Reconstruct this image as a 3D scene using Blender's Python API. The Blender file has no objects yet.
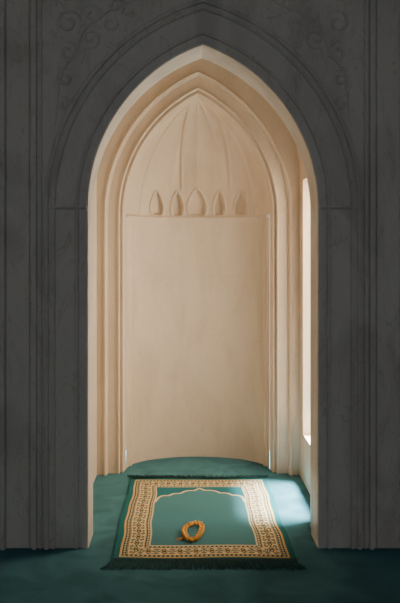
import bpy, math, random
import numpy as np
from mathutils import Vector
random.seed(3)
F=714.0; H=1.305; CX=-0.086; VX=184.0; VY=260.0
Y0=3.235
def P(px,py,D=Y0):
    return ((px-VX)/F*D+CX, H+(VY-py)*D/F)
scene=bpy.context.scene
# ---------------------------------------------------------------- materials
def new_mat(name):
    m=bpy.data.materials.new(name); m.use_nodes=True
    nt=m.node_tree; return m,nt,nt.nodes["Principled BSDF"]
def marble(name,col,vein,rough=.55,scale=1.0,joints=False,vs=.6,vc=(.86,.84,.83)):
    m,nt,b=new_mat(name); N=nt.nodes; L=nt.links
    tc=N.new("ShaderNodeTexCoord")
    mp=N.new("ShaderNodeMapping"); mp.inputs["Scale"].default_value=(2.2*scale,2.2*scale,.8*scale)
    L.new(tc.outputs["Object"],mp.inputs["Vector"])
    n=N.new("ShaderNodeTexNoise"); n.inputs["Scale"].default_value=2.0; n.inputs["Detail"].default_value=8; n.inputs["Distortion"].default_value=1.2
    L.new(mp.outputs[0],n.inputs["Vector"])
    r=N.new("ShaderNodeValToRGB"); e=r.color_ramp.elements
    e[0].position=.38; e[0].color=(*vein,1); e[1].position=.56; e[1].color=(*col,1)
    L.new(n.outputs["Fac"],r.inputs["Fac"])
    n3=N.new("ShaderNodeTexNoise"); n3.inputs["Scale"].default_value=3; n3.inputs["Detail"].default_value=4; n3.inputs["Distortion"].default_value=2.5
    L.new(mp.outputs[0],n3.inputs["Vector"])
    r3=N.new("ShaderNodeValToRGB"); q=r3.color_ramp.elements
    q[0].position=.488; q[0].color=(1,1,1,1); q[1].position=.512; q[1].color=(1,1,1,1)
    k=q.new(.5); k.color=(*vc,1)
    L.new(n3.outputs["Fac"],r3.inputs["Fac"])
    mx=N.new("ShaderNodeMix"); mx.data_type='RGBA'; mx.blend_type='MULTIPLY'; mx.inputs[0].default_value=vs
    L.new(r.outputs[0],mx.inputs[6]); L.new(r3.outputs[0],mx.inputs[7])
    L.new(mx.outputs[2],b.inputs["Base Color"])
    n2=N.new("ShaderNodeTexNoise"); n2.inputs["Scale"].default_value=60; n2.inputs["Detail"].default_value=6
    L.new(tc.outputs["Object"],n2.inputs["Vector"])
    bp=N.new("ShaderNodeBump"); bp.inputs["Strength"].default_value=.12; bp.inputs["Distance"].default_value=.01
    L.new(n2.outputs["Fac"],bp.inputs["Height"])
    last=bp
    if joints:
        sp=N.new("ShaderNodeSeparateXYZ"); L.new(tc.outputs["Object"],sp.inputs[0])
        cb=N.new("ShaderNodeCombineXYZ"); L.new(sp.outputs[0],cb.inputs[0]); L.new(sp.outputs[2],cb.inputs[1])
        br=N.new("ShaderNodeTexBrick"); br.inputs["Scale"].default_value=1.0
        br.inputs["Brick Width"].default_value=.42; br.inputs["Row Height"].default_value=.40; br.inputs["Mortar Size"].default_value=.002; br.inputs["Mortar Smooth"].default_value=.5
        L.new(cb.outputs[0],br.inputs["Vector"])
        b2=N.new("ShaderNodeBump"); b2.invert=True; b2.inputs["Strength"].default_value=.5; b2.inputs["Distance"].default_value=.004
        L.new(br.outputs["Fac"],b2.inputs["Height"]); L.new(bp.outputs[0],b2.inputs["Normal"]); last=b2
    L.new(last.outputs[0],b.inputs["Normal"])
    b.inputs["Roughness"].default_value=rough
    return m
M_front=marble("marble_front",(.63,.605,.575),(.52,.495,.47),vs=.9,vc=(.78,.75,.73))
M_niche=marble("marble_niche",(.71,.60,.48),(.65,.54,.425),joints=True)
M_ceil=marble("plaster",(.5,.48,.45),(.47,.45,.42))

def carpet_mat():
    m,nt,b=new_mat("carpet_teal"); N=nt.nodes; L=nt.links
    tc=N.new("ShaderNodeTexCoord")
    n=N.new("ShaderNodeTexNoise"); n.inputs["Scale"].default_value=5; n.inputs["Detail"].default_value=5; n.inputs["Distortion"].default_value=.8
    L.new(tc.outputs["Object"],n.inputs["Vector"])
    r=N.new("ShaderNodeValToRGB"); e=r.color_ramp.elements
    e[0].position=.35; e[0].color=(.026,.112,.152,1); e[1].position=.68; e[1].color=(.06,.21,.265,1)
    L.new(n.outputs["Fac"],r.inputs["Fac"]); L.new(r.outputs[0],b.inputs["Base Color"])
    n2=N.new("ShaderNodeTexNoise"); n2.inputs["Scale"].default_value=350; n2.inputs["Detail"].default_value=3
    L.new(tc.outputs["Object"],n2.inputs["Vector"])
    bp=N.new("ShaderNodeBump"); bp.inputs["Strength"].default_value=.6; bp.inputs["Distance"].default_value=.006
    L.new(n2.outputs["Fac"],bp.inputs["Height"]); L.new(bp.outputs[0],b.inputs["Normal"])
    b.inputs["Roughness"].default_value=.95; b.inputs["Specular IOR Level"].default_value=.1
    b.inputs["Sheen Weight"].default_value=.25; b.inputs["Sheen Roughness"].default_value=.5; b.inputs["Sheen Tint"].default_value=(.4,.8,.9,1)
    return m
M_carpet=carpet_mat()
def simple(name,col,rough=.6,metal=0,var=.15,scale=40):
    m,nt,b=new_mat(name); N=nt.nodes; L=nt.links
    tc=N.new("ShaderNodeTexCoord"); n=N.new("ShaderNodeTexNoise"); n.inputs["Scale"].default_value=scale
    L.new(tc.outputs["Object"],n.inputs["Vector"])
    r=N.new("ShaderNodeValToRGB"); e=r.color_ramp.elements
    e[0].position=.3; e[0].color=(*[c*(1-var) for c in col],1); e[1].position=.7; e[1].color=(*[min(1,c*(1+var)) for c in col],1)
    L.new(n.outputs["Fac"],r.inputs["Fac"]); L.new(r.outputs[0],b.inputs["Base Color"])
    b.inputs["Roughness"].default_value=rough; b.inputs["Metallic"].default_value=metal
    return m
# ---------------------------------------------------------------- mesh helpers
def mesh_obj(name,verts,faces,mat,smooth=False,parent=None):
    me=bpy.data.meshes.new(name); me.from_pydata([tuple(v) for v in verts],[],faces); me.update()
    if smooth:
        for p in me.polygons: p.use_smooth=True
    me.materials.append(mat)
    o=bpy.data.objects.new(name,me); scene.collection.objects.link(o)
    if parent: o.parent=parent
    return o
class MB:
    def __init__(s): s.v=[]; s.f=[]
    def add(s,v,f):
        b=len(s.v); s.v+=list(v); s.f+=[tuple(b+i for i in q) for q in f]
    def box(s,x0,x1,y0,y1,z0,z1):
        v=[(x,y,z) for x in(x0,x1) for y in(y0,y1) for z in(z0,z1)]
        s.add(v,[(0,1,3,2),(4,6,7,5),(0,4,5,1),(2,3,7,6),(0,2,6,4),(1,5,7,3)])
NA=40
def outline(w0,c,spring,d):
    R=w0+c+d; tmax=math.acos(c/R)
    right=[(w0+d,z) for z in (0,spring*.33,spring*.66)]
    for i in range(NA+1):
        t=tmax*i/NA; right.append((R*math.cos(t)-c, spring+R*math.sin(t)))
    right[-1]=(0.0,right[-1][1])
    left=[(-x,z) for x,z in right[:-1]]
    return left+right[::-1]       # left base -> apex -> right base
def sweep(mb,fam,prof):
    rows=[[(x,y,z) for x,z in outline(*fam,d)] for d,y in prof]
    n=len(rows[0]); v=[p for r in rows for p in r]; f=[]
    for i in range(len(rows)-1):
        for j in range(n-1): f.append((i*n+j,i*n+j+1,(i+1)*n+j+1,(i+1)*n+j))
    mb.add(v,f)
def plate(mb,fam,d,y,X,Z):
    o=outline(*fam,d); n=len(o); h=n//2
    v=[(x,y,z) for x,z in o]+[((-X if j<=h else X),y,z) for j,(x,z) in enumerate(o)]
    f=[(j,j+1,n+j+1,n+j) for j in range(h)]
    v.append((X,y,o[h][1]))
    k=2*n
    f+=[(h,h+1,n+h+1,k)]+[(j,j+1,n+j+1,n+j) for j in range(h+1,n-1)]
    v+=[(-X,y,Z),(X,y,Z)]
    f+=[(n+h,h,k,k+2,k+1)]
    mb.add(v,f)
FA=(.519,.265,1.541)
FB=(.4505,.371,1.585)
CH=(.6155,.371,1.80)
ZC=3.3; XW=2.4
# ---------------------------------------------------------------- front wall
mb=MB()
plate(mb,FA,.200,Y0,XW,ZC)
prof=[(.200,Y0),(.200,Y0-.012),(.196,Y0-.018),(.186,Y0-.020),(.180,Y0-.016),(.178,Y0-.006),(.170,Y0-.004),(.166,Y0-.010),(.156,Y0-.012),(.150,Y0-.006),(.149,Y0),
      (.062,Y0),(.060,Y0-.006),(.052,Y0-.009),(.046,Y0-.006),(.044,Y0+.003),(.036,Y0+.003),(.034,Y0-.004),(.008,Y0-.004),(.002,Y0-.001),(0,Y0+.006),
      (0,3.40),(.004,3.405),(.012,3.405),(.014,3.43),(.014,3.50),(.11,3.50)]
sweep(mb,FA,prof)
mesh_obj("wall_front",mb.v,mb.f,M_front)
mb=MB()
def strip(x0,x1,h):
    for s in(1,-1):
        a,b=sorted((s*x0,s*x1)); e=.004
        v=[(a,Y0,0),(a+e,Y0-h,0),(b-e,Y0-h,0),(b,Y0,0),(a,Y0,ZC),(a+e,Y0-h,ZC),(b-e,Y0-h,ZC),(b,Y0,ZC)]
        mb.add(v,[(0,1,5,4),(1,2,6,5),(2,3,7,6)])
for a,b,h in[(.728,.742,.010),(.750,.775,.018),(.782,.790,.008),(.890,.915,.024),(.925,.935,.010),(1.02,1.05,.02),(1.30,1.36,.03)]: strip(a,b,h)
mesh_obj("trim_1",mb.v,mb.f,M_front)
mb=MB()
for s in(1,-1):
    for z0,z1,h in[(1.532,1.538,.008),(1.540,1.550,.012)]:
        a,b=sorted((s*.525,s*.723)); mb.box(a,b,Y0-h,Y0+.002,z0,z1)
o=mesh_obj("trim_2",mb.v,mb.f,M_front)
bv=o.modifiers.new("b",'BEVEL'); bv.width=.003; bv.segments=2
# arabesque relief
mb=MB()
def ridge(pts,wd,ht):
    n=len(pts); v=[]; f=[]
    for i,(x,z) in enumerate(pts):
        a=pts[max(0,i-1)]; b=pts[min(n-1,i+1)]; tx,tz=b[0]-a[0],b[1]-a[1]; l=math.hypot(tx,tz) or 1; nx,nz=-tz/l,tx/l
        u=i/(n-1); tp=min(1,.35+3*min(u,1-u))
        for k,(q,hh) in enumerate([(-1,0),(-.7,.7),(0,1),(.7,.7),(1,0)]):
            v.append((x+nx*q*wd*tp,Y0-ht*hh*tp,z+nz*q*wd*tp))
    for i in range(n-1):
        for k in range(4): f.append((i*5+k,i*5+k+1,i*5+k+6,i*5+k+5))
    mb.add(v,f); mb.add([(-a,b,c) for a,b,c in v],[tuple(reversed(q)) for q in f])
def spiral(cx,cz,r,a0,turns,sgn):
    pts=[]
    for i in range(60):
        t=i/59; rr=r*(1-.85*t); a=a0+sgn*turns*2*math.pi*t
        pts.append((cx+rr*math.cos(a),cz+rr*math.sin(a)))
    ridge(pts,.008,.008)
def leaf(cx,cz,a,l,w):
    v=[];n=14
    for i in range(n+1):
        t=i/n; ww=w*math.sin(math.pi*t)**.8*(1-.35*t); c=.25*l*math.sin(math.pi*t)*.4
        for q,hh in[(-1,0),(-.5,.8),(0,.45),(.5,.8),(1,0)]:
            lx=t*l; lz=q*ww+c
            v.append((cx+lx*math.cos(a)-lz*math.sin(a),Y0-.009*hh*(1 if 0<i<n else 0),cz+lx*math.sin(a)+lz*math.cos(a)))
    f=[(i*5+k,i*5+k+1,i*5+k+6,i*5+k+5) for i in range(n) for k in range(4)]
    mb.add(v,f); mb.add([(-a_,b,c) for a_,b,c in v],[tuple(reversed(q)) for q in f])
for (px,py,r,a0,t,s) in[(68,22,13,0,1.4,1),(68,52,11,2,1.3,-1),(66,78,9,1,1.2,1),(92,14,10,3,1.3,-1),(90,38,11,4,1.4,1),(110,24,8,1,1.2,-1),(116,6,9,5,1.3,1),(64,104,7,2,1.1,-1),(68,-8,12,1,1.3,1),(98,-12,11,2,1.3,1),(130,-14,9,2,1.3,-1)]:
    x,z=P(px,py); spiral(x,z,r/220.,a0,t,s)
for (px,py,a,l,w) in[(78,34,.6,17,4),(80,64,1.2,16,4),(58,38,2.2,12,3),(60,92,1.8,16,3.4),(100,28,2.4,14,3.5),(78,8,.3,15,4),(104,44,-.4,13,3.5),(124,14,-.3,16,3.5),(58,66,-1.2,13,3.3),(84,50,-2.6,12,3),(104,4,2,13,3),(56,6,1.4,14,3.5)]:
    x,z=P(px,py); leaf(x,z,a,l/220.,w/220.)
pts=[P(55,125),P(58,108),P(57,90),P(62,70),P(78,50),P(82,30),P(98,20),P(108,10),P(128,4),P(145,-6)]
def smooth(pts,k=3):
    for _ in range(k):
        q=[pts[0]]
        for a,b in zip(pts[:-1],pts[1:]): q+=[(a[0]*.75+b[0]*.25,a[1]*.75+b[1]*.25),(a[0]*.25+b[0]*.75,a[1]*.25+b[1]*.75)]
        pts=q+[pts[-1]]
    return pts
ridge(smooth(pts),.006,.008)
mesh_obj("wall_relief_carving",mb.v,mb.f,M_front,smooth=True)
# ---------------------------------------------------------------- chamber behind the arch
YF=4.33
mb=MB()
o=outline(*CH,0)
vr=o[:-3]
n=len(vr); ys=[3.50,YF+.02]
v=[(x,y,z) for y in ys for x,z in vr]
mb.add(v,[(j,j+1,n+j+1,n+j) for j in range(n-1)])
plate(mb,FA,.10,3.502,.70,2.9)
mesh_obj("wall_left",mb.v,mb.f,M_niche)
mb=MB()
WX0,WX1=.6155,.7355; wy0,wy1,wz0,wz1=3.60,4.21,.276,1.775
mb.box(WX0,WX1,3.50,wy0,0,1.83); mb.box(WX0,WX1,wy1,YF+.02,0,1.83)
mb.box(WX0,WX1,wy0,wy1,0,wz0); mb.box(WX0,WX1,wy0,wy1,wz1,1.83)
mesh_obj("wall_right",mb.v,mb.f,M_niche)
mb=MB(); t=.025
mb.box(.70,.73,wy0,wy0+t,wz0,wz1); mb.box(.70,.73,wy1-t,wy1,wz0,wz1)
mb.box(.70,.73,wy0+t,wy1-t,wz0,wz0+t); mb.box(.70,.73,wy0+t,wy1-t,wz1-t,wz1)
mb.box(.705,.725,(wy0+wy1)/2-.01,(wy0+wy1)/2+.01,wz0+t,wz1-t)
mesh_obj("window_1",mb.v,mb.f,simple("painted_wood",(.75,.72,.66)))
# ---------------------------------------------------------------- inner facade + curved niche
mb=MB()
plate(mb,FB,.125,YF,.70,2.9)
sweep(mb,FB,[(.125,YF),(.122,YF-.008),(.114,YF-.012),(.108,YF-.008),(.106,YF+.004),(.102,YF+.006),(.100,YF+.034),
  (.042,YF+.034),(.040,YF+.026),(.034,YF+.024),(.030,YF+.030),(.029,YF+.060),(.020,YF+.064),(.018,YF+.056),(.010,YF+.056),(.008,YF+.064),(.004,YF+.100),(.0,YF+.107),(-.001,YF+.125)])
mesh_obj("wall_back",mb.v,mb.f,M_niche)
YN=YF+.12; DN=.29; W=.4505; SP=1.585
NU=240
v=[];f=[]
prof=[(0,0),(1.560,0),(1.563,.005),(1.570,.006),(1.574,.014),(1.588,.015),(1.592,.002)]
def bead(t):
    a=math.degrees(min(t,math.pi-t)); 
    return .012*math.cos((a-17)/3*math.pi/2)**.6 if abs(a-17)<3 else (.004 if a<14 else 0)
for z,off in prof:
    for i in range(NU+1):
        t=math.pi*i/NU; oo=max(off,bead(t))
        v.append((-(W-oo)*math.cos(t),YN+(DN-oo)*math.sin(t),z))
for k in range(len(prof)-1):
    for i in range(NU): f.append((k*(NU+1)+i,k*(NU+1)+i+1,(k+1)*(NU+1)+i+1,(k+1)*(NU+1)+i))
mesh_obj("wall_niche",v,f,M_niche,smooth=True)
# conch with carved relief
R=W+FB[1]; c=FB[1]; rise=math.sqrt(R*R-c*c)
NUc,NV=480,340
def sst(a,b,x):
    t=max(0,min(1,(x-a)/(b-a))); return t*t*(3-2*t)
def relief(x,h):   # push toward the viewer (+)
    r=0
    for cx in(-.262,-.130,0,.145,.285):
        big=cx==0
        w=.058 if big else .036
        s=abs(x-cx)
        hh=(h-.012)/(.165 if big else .145)
        if -.10<hh<1.1:
            # rounded blind arch with a small pointed tip
            if hh<.6: lim=w*(.78+.22*math.sin(max(0,hh)/.6*math.pi))
            else:
                q=min(1,(hh-.6)/.4); lim=w*.78*math.sqrt(max(0,1-q**1.7))*(1-.4*q)
            dd=lim-s
            r-=.034*sst(0,.012,dd)*sst(-.03,.06,hh)
            if -.016<dd<0: r+=.009*math.sin(-dd/.016*math.pi)*sst(-.05,.05,hh)
    u=min(1,h/rise)
    for b in(-.085,.150):
        xr=b*(1-u)**.5*(1+1.3*u)*(1 if b<0 else 1+.35*(1-u))
        dd=abs(x-xr)
        if h>.16 and dd<.015: r+=.016*math.cos(dd/.015*math.pi/2)*min(1,(h-.16)/.05)
        # hollow the lobe beside each rib
    if h>.16:
        ww=max(.02,math.sqrt(max(0,R*R-h*h))-c)
        r-=.010*abs(math.sin(math.pi*(x/ww)*2.5/1.0))*min(1,(h-.16)/.08)
    ww=max(.02,math.sqrt(max(0,R*R-h*h))-c)
    dd=abs(abs(x)/ww-.80)
    if dd<.04: r+=.008*math.cos(dd/.04*math.pi/2)
    return r
v=[];f=[]
tm=math.acos(c/R)
for k in range(NV+1):
    ph=tm*k/NV; w=max(0,R*math.cos(ph)-c); h=R*math.sin(ph)
    dep=DN*(w/W)**.6 if w>0 else 0
    for i in range(NUc+1):
        t=math.pi*i/NUc
        x=-w*math.cos(t); s=math.sin(t)
        rl=relief(x,h)*min(1,s*2)*min(1,w/.05)
        v.append((x,YN+dep*s-rl,SP+.006+h))
for k in range(NV):
    for i in range(NUc): f.append((k*(NUc+1)+i,k*(NUc+1)+i+1,(k+1)*(NUc+1)+i+1,(k+1)*(NUc+1)+i))
mesh_obj("niche_half_dome",v,f,M_niche,smooth=True)
# ---------------------------------------------------------------- room
mb=MB(); mb.box(-XW,XW,-3,4.9,-.06,0); mesh_obj("floor",mb.v,mb.f,M_carpet)
mb=MB(); mb.box(-XW,XW,-3,Y0,ZC,ZC+.06); mesh_obj("ceiling",mb.v,mb.f,M_ceil)
mb=MB(); mb.box(-XW-.08,-XW,-3,Y0,0,ZC); mesh_obj("wall_room_left",mb.v,mb.f,M_front)
mb=MB(); mb.box(XW,XW+.08,-3,Y0,0,ZC); mesh_obj("wall_room_right",mb.v,mb.f,M_front)
# ---------------------------------------------------------------- prayer rug
rug=bpy.data.objects.new("prayer_rug",None); scene.collection.objects.link(rug)
RW,RL,RY=.40,1.15,3.085
nu,nv=321,461
us=np.linspace(-RW,RW,nu); vs=np.linspace(0,RL,nv); U,V=np.meshgrid(us,vs)
U0,V0=U.copy(),V.copy()
e=np.minimum(np.minimum(RW-abs(U),V),RL-V)
TEAL=np.array([.022,.150,.182]); DK=np.array([.008,.062,.072]); GOLD=np.array([.62,.42,.17]); CREAM=np.array([.70,.58,.36])
FIELD=np.array([.062,.205,.245]); EDGE=np.array([.014,.135,.155])
C=np.tile(DK,(nv,nu,1)).astype(float)
def setc(mask,col): C[mask]=col
setc(e<.028,EDGE)
setc((e>=.026)&(e<.036),GOLD)
side=(RW-abs(U))<=np.minimum(V,RL-V)
S=np.where(side,V-RL/2,U)
for a,b in((.040,.054),(.136,.150)):
    m=(e>=a)&(e<b); ph=(S/.02)%1-.5; q=np.hypot(ph*.02,e-(a+b)/2)
    setc(m&(q<.0055),CREAM)
setc((e>=.056)&(e<.060),GOLD)
m=(e>=.062)&(e<.130)
setc(m,CREAM)
per=.0706
ph=((S/per)%1-.5)*per; t=e-.096
rad=np.hypot(ph,t); ang=np.arctan2(t,ph)
fl=.022+.008*np.cos(4*ang)
setc(m&(rad<fl),DK); setc(m&(rad<fl-.008),GOLD); setc(m&(rad<.008),DK)
ph2=((S/per+.5)%1-.5)*per
for off in(-.020,.020):
    q=abs(ph2)+abs(t-off)*1.2
    setc(m&(q<.014),DK); setc(m&(q<.006),GOLD)
q=abs(ph2)+abs(t)*1.6; setc(m&(q<.007),TEAL)
w=.026*np.sin(2*math.pi*S/per)
setc(m&(abs(t-w)<.0025)&(rad>fl),DK)
setc((e>=.130)&(e<.134),GOLD)
setc((e>=.152)&(e<.160),CREAM)
setc(e>=.160,FIELD)
au=abs(U); hw=RW-.16
xs=[0,.05,.13,.20,.34,.42,.46,.60,.68,.72,.86,.94,.97,1.0]; zsf=[.97,.955,.93,.935,.925,.90,.885,.885,.865,.845,.845,.82,.79,.74]
pp=smooth(list(zip([q*hw for q in xs],zsf)),2)
D=np.full(U.shape,9.)
for (x0,z0),(x1,z1) in zip(pp[:-1],pp[1:]):
    dx,dz=x1-x0,z1-z0; tt=np.clip(((au-x0)*dx+(V-z0)*dz)/(dx*dx+dz*dz+1e-12),0,1)
    D=np.minimum(D,np.hypot(au-x0-tt*dx,V-z0-tt*dz))
yarch=np.interp(au,[p[0] for p in pp],[p[1] for p in pp])
setc((e>=.160)&(V>yarch),TEAL)
setc((e>=.160)&(D<.0065),CREAM)
wob=.004*np.sin(V0*9)+.002*np.sin(V0*23+1)
Zr=.009+.0015*np.sin(U0*11+V0*6)*np.cos(V0*8)
verts=np.stack([U+wob,V+RY+.003*np.sin(U0*12),Zr],-1).reshape(-1,3)
idx=np.arange(nu*nv).reshape(nv,nu)
faces=np.stack([idx[:-1,:-1],idx[:-1,1:],idx[1:,1:],idx[1:,:-1]],-1).reshape(-1,4)
vl=verts.tolist(); fl_=faces.tolist()
ring=list(idx[0,:])+list(idx[1:,-1])+list(idx[-1,-2::-1])+list(idx[-2:0:-1,0])
b0=len(vl)
for k in ring: vl.append([vl[k][0],vl[k][1],.0005])
nr=len(ring)
for i in range(nr): j=(i+1)%nr; fl_.append([int(ring[i]),b0+i,b0+j,int(ring[j])])
mr,nt,b=new_mat("rug_wool")
at=nt.nodes.new("ShaderNodeAttribute"); at.attribute_name="weave"
nt.links.new(at.outputs["Color"],b.inputs["Base Color"])
b.inputs["Roughness"].default_value=.9; b.inputs["Specular IOR Level"].default_value=.15
tc=nt.nodes.new("ShaderNodeTexCoord"); nn=nt.nodes.new("ShaderNodeTexNoise"); nn.inputs["Scale"].default_value=300
nt.links.new(tc.outputs["Object"],nn.inputs["Vector"]); bp=nt.nodes.new("ShaderNodeBump"); bp.inputs["Strength"].default_value=.5; bp.inputs["Distance"].default_value=.004
nt.links.new(nn.outputs["Fac"],bp.inputs["Height"]); nt.links.new(bp.outputs[0],b.inputs["Normal"])
ro=mesh_obj("woven_field",vl,fl_,mr,parent=rug)
ca=ro.data.color_attributes.new("weave",'FLOAT_COLOR','POINT')
cc=np.ones((len(vl),4)); cc[:nu*nv,:3]=C.reshape(-1,3); cc[nu*nv:,:3]=DK
ca.data.foreach_set("color",cc.ravel())
mb=MB()
for end,(ye,sg,ln) in enumerate(((RY+.004,-1,.085),(RY+RL-.004,1,.085))):
    for i in range(230):
        x=-RW+.8*(i+.5)/230+random.uniform(-.001,.001)
        l=ln*random.uniform(.75,1.1); dx=(x/RW)*.035+random.uniform(-.012,.012); wd=.0022
        v=[];
        for k in range(5):
            t=k/4; cx=x+dx*t*t; cy=ye+sg*l*t; z=.010*(1-t)**1.5+.0035+.003*math.sin(t*5+i)*t*(1-t); ww=wd*(1-.4*t)
            v+=[(cx-ww,cy,z),(cx,cy,z+.003),(cx+ww,cy,z),(cx,cy,z-.002)]
        f=[]
        for k in range(4):
            for q in range(4): f.append((k*4+q,k*4+(q+1)%4,k*4+4+(q+1)%4,k*4+4+q))
        mb.add(v,f)
mesh_obj("fringe",mb.v,mb.f,simple("fringe_wool",(.01,.078,.084),.9),parent=rug)
# ---------------------------------------------------------------- prayer beads
pb=bpy.data.objects.new("prayer_beads",None); scene.collection.objects.link(pb)
mb=MB()
def sphere(cx,cy,cz,r,sx=1,sz=1,ns=12,nr_=8):
    v=[];f=[]
    for a in range(nr_+1):
        th=math.pi*a/nr_
        for q in range(ns):
            p=2*math.pi*q/ns; v.append((cx+r*sx*math.sin(th)*math.cos(p),cy+r*sx*math.sin(th)*math.sin(p),cz+r*sz*math.cos(th)))
    for a in range(nr_):
        for q in range(ns): f.append((a*ns+q,(a+1)*ns+q,(a+1)*ns+(q+1)%ns,a*ns+(q+1)%ns))
    mb.add(v,f)
bx,by=-.044,3.39
def loop(t,rx,ry): 
    x=rx*math.cos(t); y=ry*math.sin(t)
    x*=1+.12*math.sin(t)
    return bx+x+.10*y, by+y+.010*math.sin(2*t+.6)
def ringbeads(rx,ry,n,z,r,ph=0):
    ts=np.linspace(0,2*math.pi,721); pts=np.array([loop(t,rx,ry) for t in ts])
    s=np.concatenate([[0],np.cumsum(np.hypot(*np.diff(pts,axis=0).T))]); tot=s[-1]
    for k in range(n):
        q=((k+ph)/n%1)*tot; x=np.interp(q,s,pts[:,0]); y=np.interp(q,s,pts[:,1]); sphere(float(x),float(y),z+(.002 if k%2 else 0),r)
ringbeads(.047,.110,30,.0195,.0088)
ringbeads(.034,.092,24,.0200,.0072,.4)
mesh_obj("beads",mb.v,mb.f,simple("amber",(.85,.38,.05),.28,0,.35,60),True,pb)
mb=MB()
tx,ty=bx-.046,by-.098
sphere(tx+.004,ty+.012,.023,.010,.8,1.2)
mesh_obj("tassel_head",mb.v,mb.f,simple("amber_dark",(.50,.20,.03),.35),True,pb)
mb=MB()
for i in range(40):
    a=math.pi+.55+random.uniform(-.25,.25); l=random.uniform(.025,.035); h=random.uniform(0,.006)
    v=[]
    for k in range(4):
        t=k/3; cx=tx+math.cos(a)*l*t; cy=ty+.008+math.sin(a)*l*t; z=.019+h-.004*t; w_=.0012
        v+=[(cx-w_,cy+w_,z),(cx,cy,z+.0015),(cx+w_,cy-w_,z)]
    mb.add(v,[(k*3+q,k*3+(q+1)%3,k*3+3+(q+1)%3,k*3+3+q) for k in range(3) for q in range(3)])
mesh_obj("tassel",mb.v,mb.f,simple("tassel_thread",(.60,.30,.05),.7),parent=pb)
# ---------------------------------------------------------------- light
w=bpy.data.worlds.new("World"); scene.world=w; w.use_nodes=True
bg=w.node_tree.nodes["Background"]; bg.inputs[0].default_value=(.64,.64,.66,1); bg.inputs[1].default_value=.78
ld=bpy.data.lights.new("window_daylight",'AREA'); ld.shape='RECTANGLE'; ld.energy=50; ld.color=(1,.74,.48)
lo=bpy.data.objects.new("window_daylight",ld); scene.collection.objects.link(lo); lo.location=(.95,3.9,1.22)
lo.rotation_euler=(Vector((-1,0,-.35))).to_track_quat('-Z','Y').to_euler()
ld.size,ld.size_y=.75,1.6
sd=bpy.data.lights.new("sun",'SUN'); sd.energy=70; sd.angle=math.radians(11); sd.color=(1,.97,.92)
so=bpy.data.objects.new("sun",sd); scene.collection.objects.link(so); so.location=(3,3,5)
so.rotation_euler=Vector((-.23,-.03,-1)).to_track_quat('-Z','Y').to_euler()
# ---------------------------------------------------------------- camera
cd=bpy.data.cameras.new("camera"); cam=bpy.data.objects.new("camera",cd); scene.collection.objects.link(cam)
cam.location=(CX,0,H); cam.rotation_euler=(math.pi/2,0,0)
cd.sensor_fit='VERTICAL'; cd.sensor_height=36; cd.sensor_width=24; cd.lens=36*F/603
cd.shift_x=(200-VX)/603; cd.shift_y=-(301.5-VY)/603
cd.clip_start=.02
scene.camera=cam
